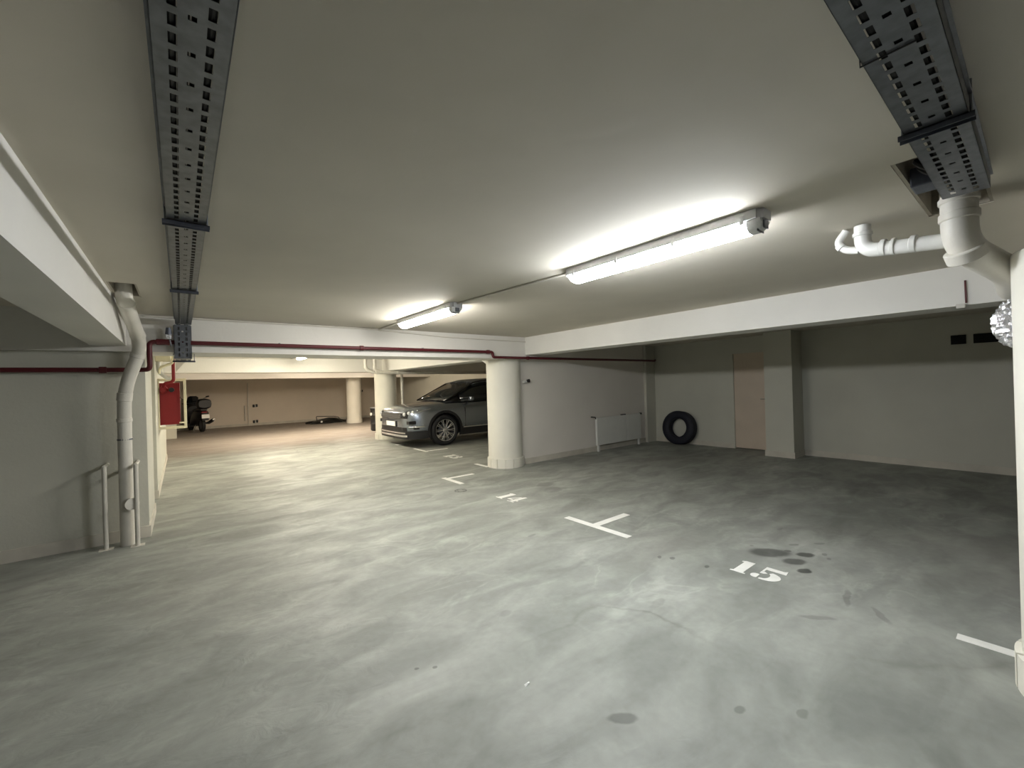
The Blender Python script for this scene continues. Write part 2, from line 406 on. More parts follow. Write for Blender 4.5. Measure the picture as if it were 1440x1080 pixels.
# ------------------------------------------------------------------ pipes and cables
def pipe(name, pts, r, m, label, cat, fil=.05, collars=(), seg=20, collar_r=1.14, cname='coupling', t=None, colm=None):
    root = t or thing(name, label, cat, (0, 0, 0))
    obj('pipe', tubeo(pts, r, seg=seg, fil=fil), m, root, 40)
    for (c, d, w) in collars:
        c = Vector(c); d = Vector(d).normalized()
        bm = bmesh.new()
        a, b = c-d*w/2, c+d*w/2
        tube(bm, [a-d*.004, a, b, b+d*.004], [r*1.02, r*collar_r, r*collar_r, r*1.02], seg=seg)
        obj(cname, bm, colm or m, root, 30)
    return root
# red sprinkler main: under the left part of the beam, up, along the beam, small drop at the column, on to the right wall
RY = 5.44
rp = pipe('red_pipe', [(-4.9, 5.535, 1.672), (-.31, 5.535, 1.672), (-.235, 5.45, 1.672), (-.235, RY, 1.945), (3.92, RY, 1.945), (3.92, RY, 1.862), (8.52, 5.50, 1.862), (8.72, 5.62, 1.89)], .022, 'red',
     'long dark red fire main running level across the beam faces', 'pipe', .045,
     [((1.84, RY, 1.945), (1, 0, 0), .045), ((3.83, RY, 1.945), (1, 0, 0), .05), ((4.66, RY+.007, 1.862), (1, 0, 0), .04), ((-.58, 5.535, 1.672), (1, 0, 0), .05),
      ((-.13, RY, 1.945), (1, 0, 0), .10)], collar_r=1.4)
for x in (.9, 2.7):
    obj('hanger', boxes([(x-.006, x+.006, RY-.026, RY+.026, 1.967, 1.972), (x-.006, x+.006, RY+.022, RY+.062, 1.94, 1.972)]), 'galvd', rp)
# soil stack on the left with an offset below the slab
dp = [(-.335, 4.40, 2.45), (-.335, 4.42, 2.20), (-.325, 4.75, 2.105), (-.300, 5.22, 1.96), (-.300, 5.33, 1.84), (-.395, 5.37, 1.56), (-.425, 5.40, 1.38), (-.43, 5.43, .95), (-.43, 5.43, 0)]
ds = pipe('downpipe', dp, .053, 'pvc', 'grey white soil pipe snaking down beside the left beam to the floor', 'pipe', .10,
     [((-.33, 4.56, 2.158), (.02, .95, -.3), .05), ((-.303, 5.18, 1.977), (.03, .9, -.3), .04), ((-.315, 5.335, 1.80), (-.3, .1, -.9), .04), ((-.42, 5.395, 1.41), (-.1, .1, -1), .07), ((-.428, 5.415, 1.19), (0, .07, -1), .03)], collar_r=1.09)
bm = bmesh.new(); lathe(bm, [(.05, 0), (.05, .05), (.056, .052), (.056, .075), (.02, .08)], 24)
o = obj('cleanout_cap', bm, 'pvc', ds, 30); o.location = (-.415, 5.40, .40); o.rotation_euler = (R1 := PI/2, 0, math.radians(25)); o['label'] = 'round inspection cap facing out'
obj('clamp', tubeo([(-.43, 5.43, 1.0), (-.43, 5.43, 1.012)], .057, seg=20), 'galvd', ds)
# two short hoops guarding the pipe
def hoop(x, y, label):
    t = thing('guard_hoop', label, 'bollard', (x, y, 0), 0, 'hoops guarding the soil pipe')
    obj('post', tubeo([(0, 0, .004), (0, 0, .77)], .018, seg=14), 'post', t, 40)
    obj('rail', tubeo([(0, -.012, .765), (0, 5.6-y, .765)], .016, seg=12), 'post', t, 40)
    obj('base_plate', box(-.05, .05, -.04, .04, 0, .006), 'post', t)
hoop(-.575, 5.40, 'thin painted steel post left of the soil pipe')
hoop(-.352, 5.33, 'thin painted steel post right in front of the soil pipe')

# big white pipe dropping through the slab opening at the right
bp_ = [(2.80, .225, 2.46), (2.80, .225, 1.99), (3.12, .085, 1.88), (3.40, .085, 1.84)]
big = pipe('drain_pipe', bp_, .062, 'pvc', 'fat white drain pipe dropping from the slab opening beside the right column', 'pipe', .10,
     [((2.80, .225, 2.125), (0, 0, 1), .03), ((2.83, .212, 1.955), (.35, -.15, -.6), .045), ((2.80, .225, 2.20), (0, 0, 1), .02)], collar_r=1.10)
br = pipe('branch_pipe', [(2.875, .585, 2.21), (2.875, .585, 2.075), (2.845, .26, 2.035)], .036, 'pvc_white',
     'white branch pipe running along the ceiling into the fat drain pipe', 'pipe', .075,
     [((2.866, .50, 2.07), (.1, 1, .1), .018), ((2.856, .385, 2.055), (.1, 1, .1), .02), ((2.875, .585, 2.165), (0, 0, 1), .015), ((2.862, .46, 2.064), (.1, 1, .1), .012)], collar_r=1.18)
obj('side_branch', tubeo([(2.90, .66, 2.21), (2.89, .70, 2.15), (2.885, .66, 2.10), (2.877, .60, 2.085)], .019, seg=14, fil=.03), 'pvc_white', br, 40)
obj('side_coupling', tubeo([(2.886, .688, 2.135), (2.884, .675, 2.115)], .023, seg=14), 'pvc_white', br, 40)
# crumpled insulation foil behind the column
bm = bmesh.new(); bmesh.ops.create_icosphere(bm, subdivisions=4, radius=.075)
for v in bm.verts: v.co *= 1+.28*(random.random()-.5); v.co.z *= 1.5
o = obj('foil_wrap', bm, 'foil'); o.location = (3.30, .085, 1.655); tag(o, 'crumpled silver foil on the pipe end behind the right column', 'foil')

# conduits
pipe('conduit', [(-.27, 5.485, 2.203), (2.09, 5.485, 2.203), (2.09, 4.74, 2.208)], .011, 'cond', 'white conduit tucked along the top of the cross beam', 'conduit', .03)
pipe('conduit', [(2.09, 3.45, 2.207), (2.21, 2.09, 2.207)], .009, 'cond', 'thin conduit on the ceiling joining the two nearest strip lights', 'conduit', 0)
pipe('conduit', [(2.09, 5.49, 2.195), (3.1, 5.49, 2.15), (4.66, 5.49, 2.14)], .008, 'cond', 'thin cable sagging along the beam face above the round column', 'cable', .2)
pipe('conduit', [(-.27, 11.385, 2.2), (2.13, 11.385, 2.2), (2.13, 10.54, 2.208)], .011, 'cond', 'white conduit along the second cross beam', 'conduit', .03)
cj = pipe('wall_cable', [(4.638, .352, 2.10), (4.638, .350, 1.93)], .0055, 'red', 'short brown cable on the right beam by the drain pipe', 'cable', 0)
obj('junction_box', box(4.60, 4.66, .352, .40, 1.893, 1.925, bevel=.003), 'cond', cj)

# ------------------------------------------------------------------ perforated cable trays
def tray_mesh(L, W=.13, hgt=.052, pitch=.0535, off=.02):
    """perforated steel trough: two rows of slots and a sparse row of holes; runs along +y from 0, centred on x=0, bottom at z=0"""
    bm = bmesh.new(); th = .0012
    sc, sw, sl = .0305, .0075, .034     # slot centre, width, length
    xs = [-W/2, -sc-sw, -sc+sw, -.007, .007, sc-sw, sc+sw, W/2]
    for a, b in ((0, 1), (2, 3), (4, 5), (6, 7)):
        bx(bm, xs[a], xs[b], 0, L, 0, th)
    n = int(L/pitch)
    for a, b in ((1, 2), (5, 6)):
        prev = 0
        for k in range(n):
            y0 = k*pitch+off; y1 = y0+sl
            if y1 > L-.005: break
            bx(bm, xs[a], xs[b], prev, y0, 0, th)
            prev = y1
        bx(bm, xs[a], xs[b], prev, L, 0, th)
    prev = 0
    for k in range(n//2):
        y0 = k*pitch*2+off+.04; y1 = y0+.014
        if y1 > L-.005: break
        bx(bm, xs[3], xs[4], prev, y0, 0, th); prev = y1
    bx(bm, xs[3], xs[4], prev, L, 0, th)
    # sides with a rolled lip
    for s in (-1, 1):
        x = s*W/2
        bx(bm, min(x, x-s*th), max(x, x-s*th), 0, L, 0, hgt)
        bx(bm, min(x, x+s*.008), max(x, x+s*.008), 0, L, hgt-.003, hgt)
    return bm

def bracket(t, y, W=.155, up=.09, z=-.004):
    b = obj('bracket', boxes([(-W/2, W/2, y-.016, y+.016, z-.003, z), (-W/2, W/2, y-.016, y-.013, z-.016, z), (-W/2, W/2, y+.013, y+.016, z-.016, z)]), 'galvd', t)
    for s in (-1, 1): obj('threaded_rod', tubeo([(s*(W/2-.008), y, z), (s*(W/2-.008), y, up)], .003, seg=8), 'galv', b)
    return b
TZ = 2.125
t1 = thing('cable_tray', 'long perforated steel cable tray running overhead at the left of the aisle', 'cable tray', (.033, .27, TZ), 0)
obj('tray', tray_mesh(5.12), 'galv', t1)
bracket(t1, 1.90); bracket(t1, 3.33); bracket(t1, .35)
# the tray turns down the beam face and back under it
dr = obj('tray_drop', tray_mesh(.34), 'galv', t1); dr.location = (-.008, 5.115, -.005); dr.rotation_euler = (-PI/2, 0, 0)
dr['label'] = 'short vertical length of tray turning down the beam'
ur = obj('tray_end', tray_mesh(.5), 'galv', t1); ur.location = (-.008, 5.10, -.348)
b = bracket(t1, 5.36, W=.19, up=-.28, z=-.352)
for x in (-.040, -.022, .022, .040):
    obj('tray_cable', tubeo([(x-.008, 5.13, .0), (x-.008, 5.13, -.33)], .0085, seg=8), 'cable', t1, 40)
cab = thing('cable_bundle', 'black cables lying inside the left overhead tray', 'cable', (0, 0, 0))
for x in (-.003, .018, .040, .060):
    obj('cable', tubeo([(x+.004, .3, TZ+.014), (x, 1.5, TZ+.013), (x+.004, 3.0, TZ+.014), (x, 4.4, TZ+.013), (x+.002, 5.36, TZ+.014)], .0095, seg=8), 'cable', cab, 40)
t2 = thing('cable_tray', 'wide perforated steel cable tray crossing overhead toward the right column', 'cable tray', (-.03, .178, TZ), -PI/2)
obj('tray', tray_mesh(2.50), 'galv', t2)
bracket(t2, 1.735); bracket(t2, .5)
obj('cable_tie', tubeo([(.025, 1.267, -.003), (-.069, 1.267, -.003), (-.069, 1.267, .05)], .0022, seg=6), 'cable', t2)
cab2 = thing('cable_bundle', 'black cables lying inside the right overhead tray', 'cable', (0, 0, 0))
for y in (.13, .155, .18, .205):
    obj('cable', tubeo([(0, y, TZ+.014), (1, y+.003, TZ+.013), (2, y-.002, TZ+.014), (2.44, y, TZ+.02)], .0095, seg=8), 'cable', cab2, 40)
# loose wiring that climbs into the slab opening
w = thing('loose_wiring', 'tangled dark wiring bunched in the slab opening beside the tray', 'cable', (0, 0, 0))
for k in range(7):
    x = 2.20+k*.022; y = .215+.02*math.sin(k*2.1)
    obj('wire', tubeo([(x-.05, y, TZ+.03), (x+.02, y+.05, H+.0), (x+.10, y+.07, H+.05), (x+.22, y+.03, H+.02), (x+.28, y+.05, H+.2)], .008+.003*(k % 3), seg=8, fil=.05), 'cable' if k % 3 else 'galvd', w, 40)
o = obj('wiring_box', box(2.40, 2.52, .255, .33, H-.03, H+.05, bevel=.006), 'galvd', w)
for i, (x, y, z) in enumerate(((-.10, RY-.045, 2.06), (-.12, RY-.04, 1.99))):
    pass
fx = thing('pipe_valve', 'small grey valve fitting on the red pipe beside the tray drop', 'valve', (-.085, RY-.05, 2.0))
obj('valve_body', box(-.022, .022, -.02, .02, -.03, .03, bevel=.008), 'foil', fx)
obj('valve_cap', tubeo([(0, 0, .02), (0, -.01, .085)], [.028, .02], seg=14), 'galvd', fx)
obj('bleed_tube', tubeo([(.005, 0, -.02), (.02, -.005, -.10)], .006, seg=8), 'galv', fx)

# ------------------------------------------------------------------ fire hose cabinet and the clutter above it
hc = thing('hose_cabinet', 'red fire hose cabinet with a cream open frame on the left wall', 'fire hose cabinet', (WX, 8.4, 0))
obj('cabinet', boxes([(.0, .265, .03, .60, .95, 1.60)], bevel=.006), 'redbox', hc)
obj('door_seam', boxes([(.03, .235, .024, .030, .99, 1.44), ]), 'redbox', hc)
f = boxes([(.0, .345, -.02, .012, 1.625, 1.665), (.0, .345, -.02, .012, .885, .925), (.308, .345, -.02, .012, .925, 1.625), (.0, .018, -.02, .012, .925, 1.625)], bevel=.002)
obj('open_frame', f, 'cream', hc)
obj('frame_latch', box(.25, .31, -.02, .005, .965, .985), 'cream', hc)
obj('valve', tubeo([(.07, -.03, 1.50), (.07, -.09, 1.50)], [.055, .045], seg=16), 'redbox', hc, 40)
hw = bmesh.new(); lathe(hw, [(.012, 0), (.034, .002), (.036, .012), (.012, .016)], 18, (.165, -.12, 1.49), 'y')
obj('handwheel', hw, 'black', hc, 30)
obj('valve_stem', tubeo([(.07, -.06, 1.50), (.165, -.10, 1.49)], .018, seg=10), 'redbox', hc, 40)
obj('drop_pipe', tubeo([(.195, -.15, H-.003), (.195, -.15, 1.615), (.08, -.12, 1.59), (.07, -.06, 1.52)], .022, seg=14, fil=.05), 'redbox', hc, 40)
dx = obj('duct_box', box(-.28, -.105, 7.75, 7.95, 1.90, 2.02, bevel=.006), 'cream'); tag(dx, 'small cream duct box high on the wall above the hose cabinet', 'duct')
pipe('vent_pipe', [(-.09, 7.85, 2.0), (-.085, 7.85, 1.99), (-.085, 7.85, 1.87), (-.17, 7.85, 1.84), (-.235, 7.85, 1.80), (-.24, 7.85, 1.72)], .017, 'cream', 'cream elbowed waste pipe between duct box and hose cabinet', 'pipe', .05,
     [((-.20, 7.85, 1.822), (-1, 0, -.5), .05)])
pipe('waste_pipe', [(-.25, 8.0, 1.93), (-.25, 8.0, 1.75), (-.16, 8.0, 1.66), (-.115, 8.0, 1.66)], .026, 'pvc_white', 'short white pipe elbow against the wall above the hose cabinet', 'pipe', .05)
bm = bmesh.new(); prism(bm, [(0, 0), (.17, 0), (0, -.22)], -.02, .02)
gs = obj('gusset', bm, 'cond'); gs.location = (-.06, 8.7, 2.0); gs.rotation_euler = (PI/2, 0, 0); tag(gs, 'triangular bracket plate by the red drop pipe under the tray end', 'bracket')
for x in (-.04, .09):
    gb = obj('hanging_bracket', box(x, x+.015, 8.69, 8.71, 1.99, H), 'cond', gs)
    gb.matrix_parent_inverse = (Matrix.Translation(gs.location) @ gs.rotation_euler.to_matrix().to_4x4()).inverted()

# ------------------------------------------------------------------ things along the right
# leaning spare tyre
def tyre(bm, R, r, w, seg=64, axis='x', origin=(0, 0, 0), tread=True):
    prof = [(r, -w*.36), (r+.012, -w*.42), (r+(R-r)*.45, -w*.5), (R-.035, -w*.47), (R-.010, -w*.38)]
    if tread:
        for a in (-.25, 0, .25): prof += [(R, w*(a-.10)), (R, w*(a-.018)), (R-.010, w*(a-.014)), (R-.010, w*(a+.014)), (R, w*(a+.018)), (R, w*(a+.10))]
    prof += [(R-.010, w*.38), (R-.035, w*.47), (r+(R-r)*.45, w*.5), (r+.012, w*.42), (r, w*.36), (r+.01, w*.2), (r+.01, -w*.2)]
    lathe(bm, prof, seg, origin, axis, close=True)
bm = bmesh.new(); tyre(bm, .365, .205, .22)
ty = obj('tyre', bm, 'rubber', None, 35); ty.location = (8.575, 4.98, .362); ty.rotation_euler = (0, math.radians(7), 0)
tag(ty, 'dark loose tyre without a rim leaning on the right wall', 'tyre')
# radiator
rd = thing('radiator', 'white panel radiator standing low against the back wall', 'radiator', (6.6, 5.62, 0))
for (a, b) in ((0, .955), (.965, 1.48)):
    bm = bmesh.new(); bx(bm, a, b, .0, .05, .13, .69)
    obj('panel', bm, 'radiator', rd)
for x in (.03, 1.40):
    obj('foot', box(x, x+.045, .005, .045, .0, .13), 'radiator', rd)
obj('pipe', tubeo([(-.14, .03, .715), (-.02, .03, .70), (.01, .03, .66)], .012, seg=8), 'black', rd)
obj('bracket', box(.80, .95, .0, .03, .69, .71), 'black', rd); obj('bracket', box(1.47, 1.53, .0, .03, .66, .70), 'black', rd)
# small siren by the column
sn = thing('wall_siren', 'tiny white and black sounder on the wall right of the middle column', 'alarm sounder', (4.80, 5.72, 1.455))
obj('body', box(-.05, .02, -.05, 0, -.02, .03, bevel=.008), 'pvc_white', sn)
obj('horn', tubeo([(.03, -.02, .02), (.045, -.075, .02)], [.02, .034], seg=14), 'black', sn, 40)
# vents high on the right wall
for (y0, y1, lb) in ((.67, .82, 'small dark vent slot high on the right wall, left of the long one'), (.22, .60, 'long dark vent slot high on the right wall by the right column')):
    t = thing('wall_vent', lb, 'vent', (XR, (y0+y1)/2, 1.87), 0)
    obj('frame', box(-.02, 0, (y0-y1)/2, (y1-y0)/2, -.065, .065), 'grille', t)
    obj('louvre', boxes([(-.028, -.02, (y0-y1)/2+.01, (y1-y0)/2-.01, z, z+.008) for z in (-.045, -.015, .015, .045)]), 'grille', t)

# ------------------------------------------------------------------ painted markings
def flat(name, polys, label, cat='floor marking', group=None, h=.0022):
    bm = bmesh.new()
    for p in polys: prism(bm, p, 0.0003, h)
    bmesh.ops.recalc_face_normals(bm, faces=bm.faces[:])
    return tag(obj(name, bm, 'paint'), label, cat, group)
def rect(x0, x1, y0, y1): return [(x0, y0), (x1, y0), (x1, y1), (x0, y1)]
flat('bay_line', [rect(3.13, 3.205, 2.36, 3.15), rect(3.205, 3.70, 2.74, 2.82)], 'white T shaped bay mark between painted 14 and 15')
flat('bay_line', [rect(3.13, 3.205, 5.25, 5.80), rect(3.205, 3.66, 5.67, 5.75)], 'white L shaped bay mark beyond the painted 14')
flat('bay_line', [rect(3.20, 3.27, -.45, .315)], 'white stripe running to the foot of the right column')
flat('bay_line', [rect(4.12, 4.19, 6.0, 6.40)], 'short white stripe touching the foot of the middle column')
flat('bay_line', [rect(4.17, 4.235, 8.40, 9.06), rect(4.235, 4.75, 8.44, 8.51)], 'white corner mark just in front of the car wheel')
flat('bay_line', [rect(4.17, 4.34, 9.93, 10.10)], 'small white mark under the nose of the car')
# digits: unit box, x right 0..w, y up 0..1
def arc(cx, cy, rx, ry, a0, a1, n=14): return [(cx+rx*math.cos(math.radians(a0+(a1-a0)*i/n)), cy+ry*math.sin(math.radians(a0+(a1-a0)*i/n))) for i in range(n+1)]
G = {
 '1': [[(0, .0), (.56, 0), (.56, .05), (.46, .09), (.46, 1), (.12, 1), (.0, .93), (0, .88), (.10, .88), (.10, .09), (0, .05)]],
 '5': [[(.12, .62), (.12, 1.0), (.60, 1.0), (.66, 1.08), (.70, .80), (.18, .80), (.18, .62)],
       [(.12, .44), (.12, .59), (.22, .59), (.30, .52), (.22, .44)],
       arc(.30, .33, .40, .33, 75, -100)+[(.23, .08)]+arc(.26, .33, .16, .25, -60, 60)[:],
       arc(.10, .17, .13, .15, 60, 300)],
 '4': [[(.40, 0), (.64, 0), (.64, 1.0), (.50, 1.0), (.40, .80)], [(.0, .24), (.36, .24), (.36, .34), (.12, .34), (.36, .72), (.36, .88), (.0, .34)], [(.67, .24), (.76, .24), (.76, .34), (.67, .34)],
       [(.28, 0), (.76, 0), (.76, .05), (.28, .05)]],
 '3': [arc(.30, .74, .30, .26, 80, -70)+arc(.24, .74, .14, .20, -60, 60), arc(.30, .28, .34, .28, 70, -100)+arc(.24, .28, .16, .22, -60, 60),
       arc(.10, .80, .11, .12, 40, 320), arc(.10, .19, .12, .13, 40, 320)],
}
def number(s, x0, y0, hgt, ws, label):
    """painted digits: up is +x, reading direction is -y; (x0, y0) is the lower left corner"""
    polys = []; off = 0
    for ch, wd in zip(s, ws):
        for p in G[ch]:
            polys.append([(x0+v*hgt, y0-off-u*wd) for u, v in p])
        off += wd*(.74 if ch == '1' else .86)
    bm = bmesh.new()
    for p in polys: prism(bm, p, .0003, .0022)
    bmesh.ops.recalc_face_normals(bm, faces=bm.faces[:])
    bmesh.ops.triangulate(bm, faces=bm.faces[:])
    return tag(obj('parking_number', bm, 'paint'), label, 'floor number')
number('15', 3.165, 1.470, .235, (.185, .245), 'large white stencilled number 15 painted on the floor')
number('14', 3.10, 4.33, .25, (.22, .25), 'white stencilled number 14 painted on the floor')
number('13', 4.16, 7.62, .25, (.28, .36), 'white stencilled number 13 painted on the floor beyond the middle column')
# drain ring and paper scrap
dc = thing('drain_cover', 'small round steel drain cover set in the floor near the L shaped mark', 'drain cover', (2.945, 4.925, 0))
bm = bmesh.new(); lathe(bm, [(.085, .0002), (.085, .0025), (.068, .0025), (.068, .0002)], 32, close=True); obj('ring', bm, 'stainless', dc)
for k in range(4):
    a = k*PI/2+.4
    obj('bolt', box(.05*math.cos(a)-.008, .05*math.cos(a)+.008, .05*math.sin(a)-.008, .05*math.sin(a)+.008, .0002, .002), 'stainless', dc)
bm = bmesh.new(); vv = [bm.verts.new(p) for p in ((0, 0, .001), (.03, .004, .006), (.035, .018, .002), (.004, .014, .004), (.015, .007, .009))]
for f_ in ((0, 1, 4), (1, 2, 4), (2, 3, 4), (3, 0, 4)): bm.faces.new([vv[i] for i in f_])
pa = obj('paper_scrap', bm, 'paper'); pa.location = (1.235, 1.53, 0); tag(pa, 'tiny white scrap of paper on the bare floor', 'litter')

# ------------------------------------------------------------------ parked car (nose toward -x)
car = thing('car', 'blue grey compact off-road car parked nose out behind the middle column', 'car', (4.02, 9.88, 0), 0)
st = [  # X, bottom, shoulder, top centre, half width
 (.00, .36, .70, .78, .60), (.03, .33, .80, .86, .72), (.10, .30, .88, .93, .82), (.25, .27, .925, .975, .90), (.50, .25, .96, 1.01, .945), (.85, .24, .99, 1.04, .955),
 (1.2, .24, 1.01, 1.075, .955), (1.6, .24, 1.02, 1.04, .95), (2.2, .24, 1.04, 1.06, .945), (2.8, .24, 1.06, 1.08, .945), (3.4, .25, 1.09, 1.11, .955), (3.8, .26, 1.11, 1.13, .95),
 (4.1, .28, 1.12, 1.14, .91), (4.28, .32, 1.10, 1.12, .84), (4.36, .38, 1.0, 1.02, .74)]
def body_loft():
    bm = bmesh.new(); rings = []
    for X, zb, zs, zt, w in st:
        hh = zs-zb
        half = [(.80*w, zb), (.955*w, zb+.05), (.99*w, zb+.16*hh), (w, zb+.35*hh), (w, zb+.55*hh), (.985*w, zb+.78*hh), (.965*w, zs-.07), (.93*w, zs-.02), (.86*w, zs+.006), (.6*w, zs+.55*(zt-zs)), (.3*w, zs+.88*(zt-zs))]
        ring = half+[(0, zt)]+[(-y, z) for y, z in half[::-1]]
        rings.append([bm.verts.new((X, y, z)) for y, z in ring])
    n = len(rings[0])
    for a, b in zip(rings, rings[1:]):
        for i in range(n): bm.faces.new((a[i], b[i], b[(i+1) % n], a[(i+1) % n]))
    bm.faces.new(rings[0]); bm.faces.new(rings[-1][::-1])
    bmesh.ops.recalc_face_normals(bm, faces=bm.faces[:])
    return bm
body = obj('body', body_loft(), ['carpaint', 'black'], car, 50)
WHX = (.96, 3.60)
cut = bmesh.new()
for X in WHX:
    for s in (-1, 1):
        b2 = bmesh.new(); lathe(b2, [(.41, -.22), (.41, .22)], 40, (X, s*.90, .375), 'y')
        tmp = bpy.data.meshes.new('t'); b2.to_mesh(tmp); b2.free(); cut.from_mesh(tmp); bpy.data.meshes.remove(tmp)
cm = bpy.data.meshes.new('cutter'); cut.to_mesh(cm); cut.free(); cm.materials.append(M['carpaint']); cm.materials.append(M['black'])
for p in cm.polygons: p.material_index = 1
co = bpy.data.objects.new('cutter', cm); C.objects.link(co); co.location = car.location
md = body.modifiers.new('w', 'BOOLEAN'); md.operation = 'DIFFERENCE'; md.object = co; md.solver = 'EXACT'
bpy.context.view_layer.update()
dg = bpy.context.evaluated_depsgraph_get()
nm = bpy.data.meshes.new_from_object(body.evaluated_get(dg)); body.modifiers.clear(); body.data = nm
bpy.data.objects.remove(co)
# lower black cladding on the sides and round the arches
def bodyw(X):
    for a, b in zip(st, st[1:]):
        if a[0] <= X <= b[0]:
            t = (X-a[0])/(b[0]-a[0]); return a[4]+(b[4]-a[4])*t
    return st[-1][4]
for s in (-1, 1):
    obj('sill_cladding', box(1.42, 3.14, min(s*.90, s*.962), max(s*.90, s*.962), .22, .40), 'black', car)
    for X in WHX:
        bm = bmesh.new(); pr = []
        for k in range(25):
            a = math.radians(-25+230*k/24); pr.append((X+.41*math.cos(a), .375+.41*math.sin(a), X+.47*math.cos(a), .375+.47*math.sin(a)))
        for p, q in zip(pr, pr[1:]):
            v = [bm.verts.new((px, s*y, max(pz, .22))) for (px, pz) in ((p[0], p[1]), (p[2], p[3]), (q[2], q[3]), (q[0], q[1])) for y in (min(.93, bodyw(min(max(px, 0), 4.36))-.02), bodyw(min(max(px, 0), 4.36))+.008)]
            for f_ in ((0, 1, 3, 2), (2, 3, 5, 4), (4, 5, 7, 6), (6, 7, 1, 0), (1, 7, 5, 3), (0, 2, 4, 6)):
                try: bm.faces.new([v[i] for i in f_])
                except ValueError: pass
        bmesh.ops.remove_doubles(bm, verts=bm.verts[:], dist=1e-5)
        bmesh.ops.recalc_face_normals(bm, faces=bm.faces[:])
        obj('wheel_arch', bm, 'black', car)
for s in (-1, 1): obj('sill_strip', box(1.45, 3.1, s*.968-.004, s*.968+.004, .395, .42), 'silver', car)
# front lower bumper: black band following the nose, silver skid plate
def nose_band(z0, z1, out, m, name, X1=.55, wscale=1., y1=9):
    bm = bmesh.new(); xs = [X1, .50, .38, .25, .16, .10, .06, .03, .005]
    xs = sorted(set(x for x in xs if x <= X1), reverse=True)
    path = [(x, bodyw(x)*wscale) for x in xs]
    path = [p for p in path if p[1] <= y1]
    pts = [(x, -w_) for x, w_ in path]+[(-.002, -w_*.6) for w_ in (path[-1][1],)]+[(-.004, 0)]+[(-.002, w_*.6) for w_ in (path[-1][1],)]+[(x, w_) for x, w_ in path[::-1]]
    pr = None
    for i, (x, y) in enumerate(pts):
        nx, ny = (-1, 0) if i in range(len(path), len(path)+3) else (-.6, (1 if y > 0 else -1)*.8)
        q = [bm.verts.new(c) for c in ((x+nx*out, y+ny*out, z0), (x+nx*out, y+ny*out, z1), (x-nx*.05, y-ny*.05, z1), (x-nx*.05, y-ny*.05, z0))]
        if pr:
            for k in range(4): bm.faces.new((pr[k], q[k], q[(k+1) % 4], pr[(k+1) % 4]))
        else: bm.faces.new(q[::-1])
        pr = q
    bm.faces.new(pr); bmesh.ops.recalc_face_normals(bm, faces=bm.faces[:])
    return obj(name, bm, m, car, 60)
nose_band(.22, .40, .016, 'black', 'lower_bumper', .50, 1.0)
nose_band(.27, .315, .035, 'silver', 'skid_plate', .06)
nose_band(.345, .375, .030, 'silver', 'bumper_strip', .03)
nose_band(.40, .49, .006, 'black', 'air_intake', .05)
nose_band(.70, .82, .010, 'black', 'grille', .06)
g_ = []
for k in range(4): g_.append((-.030, -.006, -.56, .56, .705+k*.030, .716+k*.030))
for y in [i*.08-.56 for i in range(15)]: g_.append((-.026, -.006, y-.006, y+.006, .705, .815))
obj('grille_mesh', boxes(g_), 'silver', car)
obj('number_plate', box(-.030, -.015, -.26, .26, .505, .615, bevel=.003), 'plate', car)
obj('plate_surround', box(-.020, .02, -.30, .30, .49, .63, bevel=.003), 'black', car)
for s in (-1, 1):
    hl = bmesh.new()
    rows = []
    for X, z0, z1 in ((.035, .745, .835), (.10, .75, .87), (.22, .79, .89), (.38, .84, .905), (.58, .885, .925)):
        w_ = bodyw(X); rows.append([hl.verts.new((X-.02, s*(w_*.93+.012), z0-.01)), hl.verts.new((X-.02, s*(w_*.90+.016), z1)), hl.verts.new((X+.03, s*(w_*.80), z1)), hl.verts.new((X+.03, s*(w_*.80), z0))])
    for a, b in zip(rows, rows[1:]):
        for k in range(4): hl.faces.new((a[k], b[k], b[(k+1) % 4], a[(k+1) % 4]))
    hl.faces.new(rows[0]); hl.faces.new(rows[-1][::-1]); bmesh.ops.recalc_face_normals(hl, faces=hl.faces[:])
    h_ = obj('headlamp', hl, 'blackg', car, 30)
    for (X, z, r_) in ((.05, .793, .045), (.125, .820, .044), (.205, .845, .036), (.30, .868, .024)):
        pj = bmesh.new(); bmesh.ops.create_uvsphere(pj, u_segments=14, v_segments=8, radius=r_)
        o = obj('lamp_lens', pj, 'headlamp', h_, True); o.location = (X-.022, s*(bodyw(X)*.93), z)
    o = obj('chrome_line', tubeo([(X-.012, s*(bodyw(X)*.952+.014), z) for X, z in ((.20, .80), (.30, .835), (.42, .868), (.60, .90))], .008, seg=8), 'chrome', h_)
    # fog lamp recess and side intake
    obj('side_intake', boxes([(.05, .30, min(s*.70, s*.885), max(s*.70, s*.885), .56, .64)], bevel=.01), 'black', car).rotation_euler = (0, 0, 0)
    fg = obj('fog_lamp', tubeo([(X-.01, s*(bodyw(X)+.006), .50) for X in (.08, .16, .28, .42)], [.018, .026, .024, .012], seg=10), 'chrome', car, 40)
    obj('fog_slot', boxes([(.16, .30, min(s*.86, s*.905), max(s*.86, s*.905), .440, .475)], bevel=.006), 'black', car)
    # mirror
    mr = obj('wing_mirror', boxes([(1.60, 1.71, min(s*.95, s*1.09), max(s*.95, s*1.09), 1.045, 1.155)], bevel=.035), 'carpaint', car, 40)
    obj('mirror_arm', tubeo([(1.64, s*.88, 1.045), (1.65, s*1.0, 1.08)], .02, seg=8), 'black', mr)
    obj('door_handle', box(2.42, 2.60, min(s*.945, s*.975), max(s*.945, s*.975), .93, .955, bevel=.006), 'carpaint', car)
    for x in (1.52, 2.66): obj('door_seam', box(x, x+.006, min(s*.940, s*.958), max(s*.940, s*.958), .42, 1.0), 'black', car)
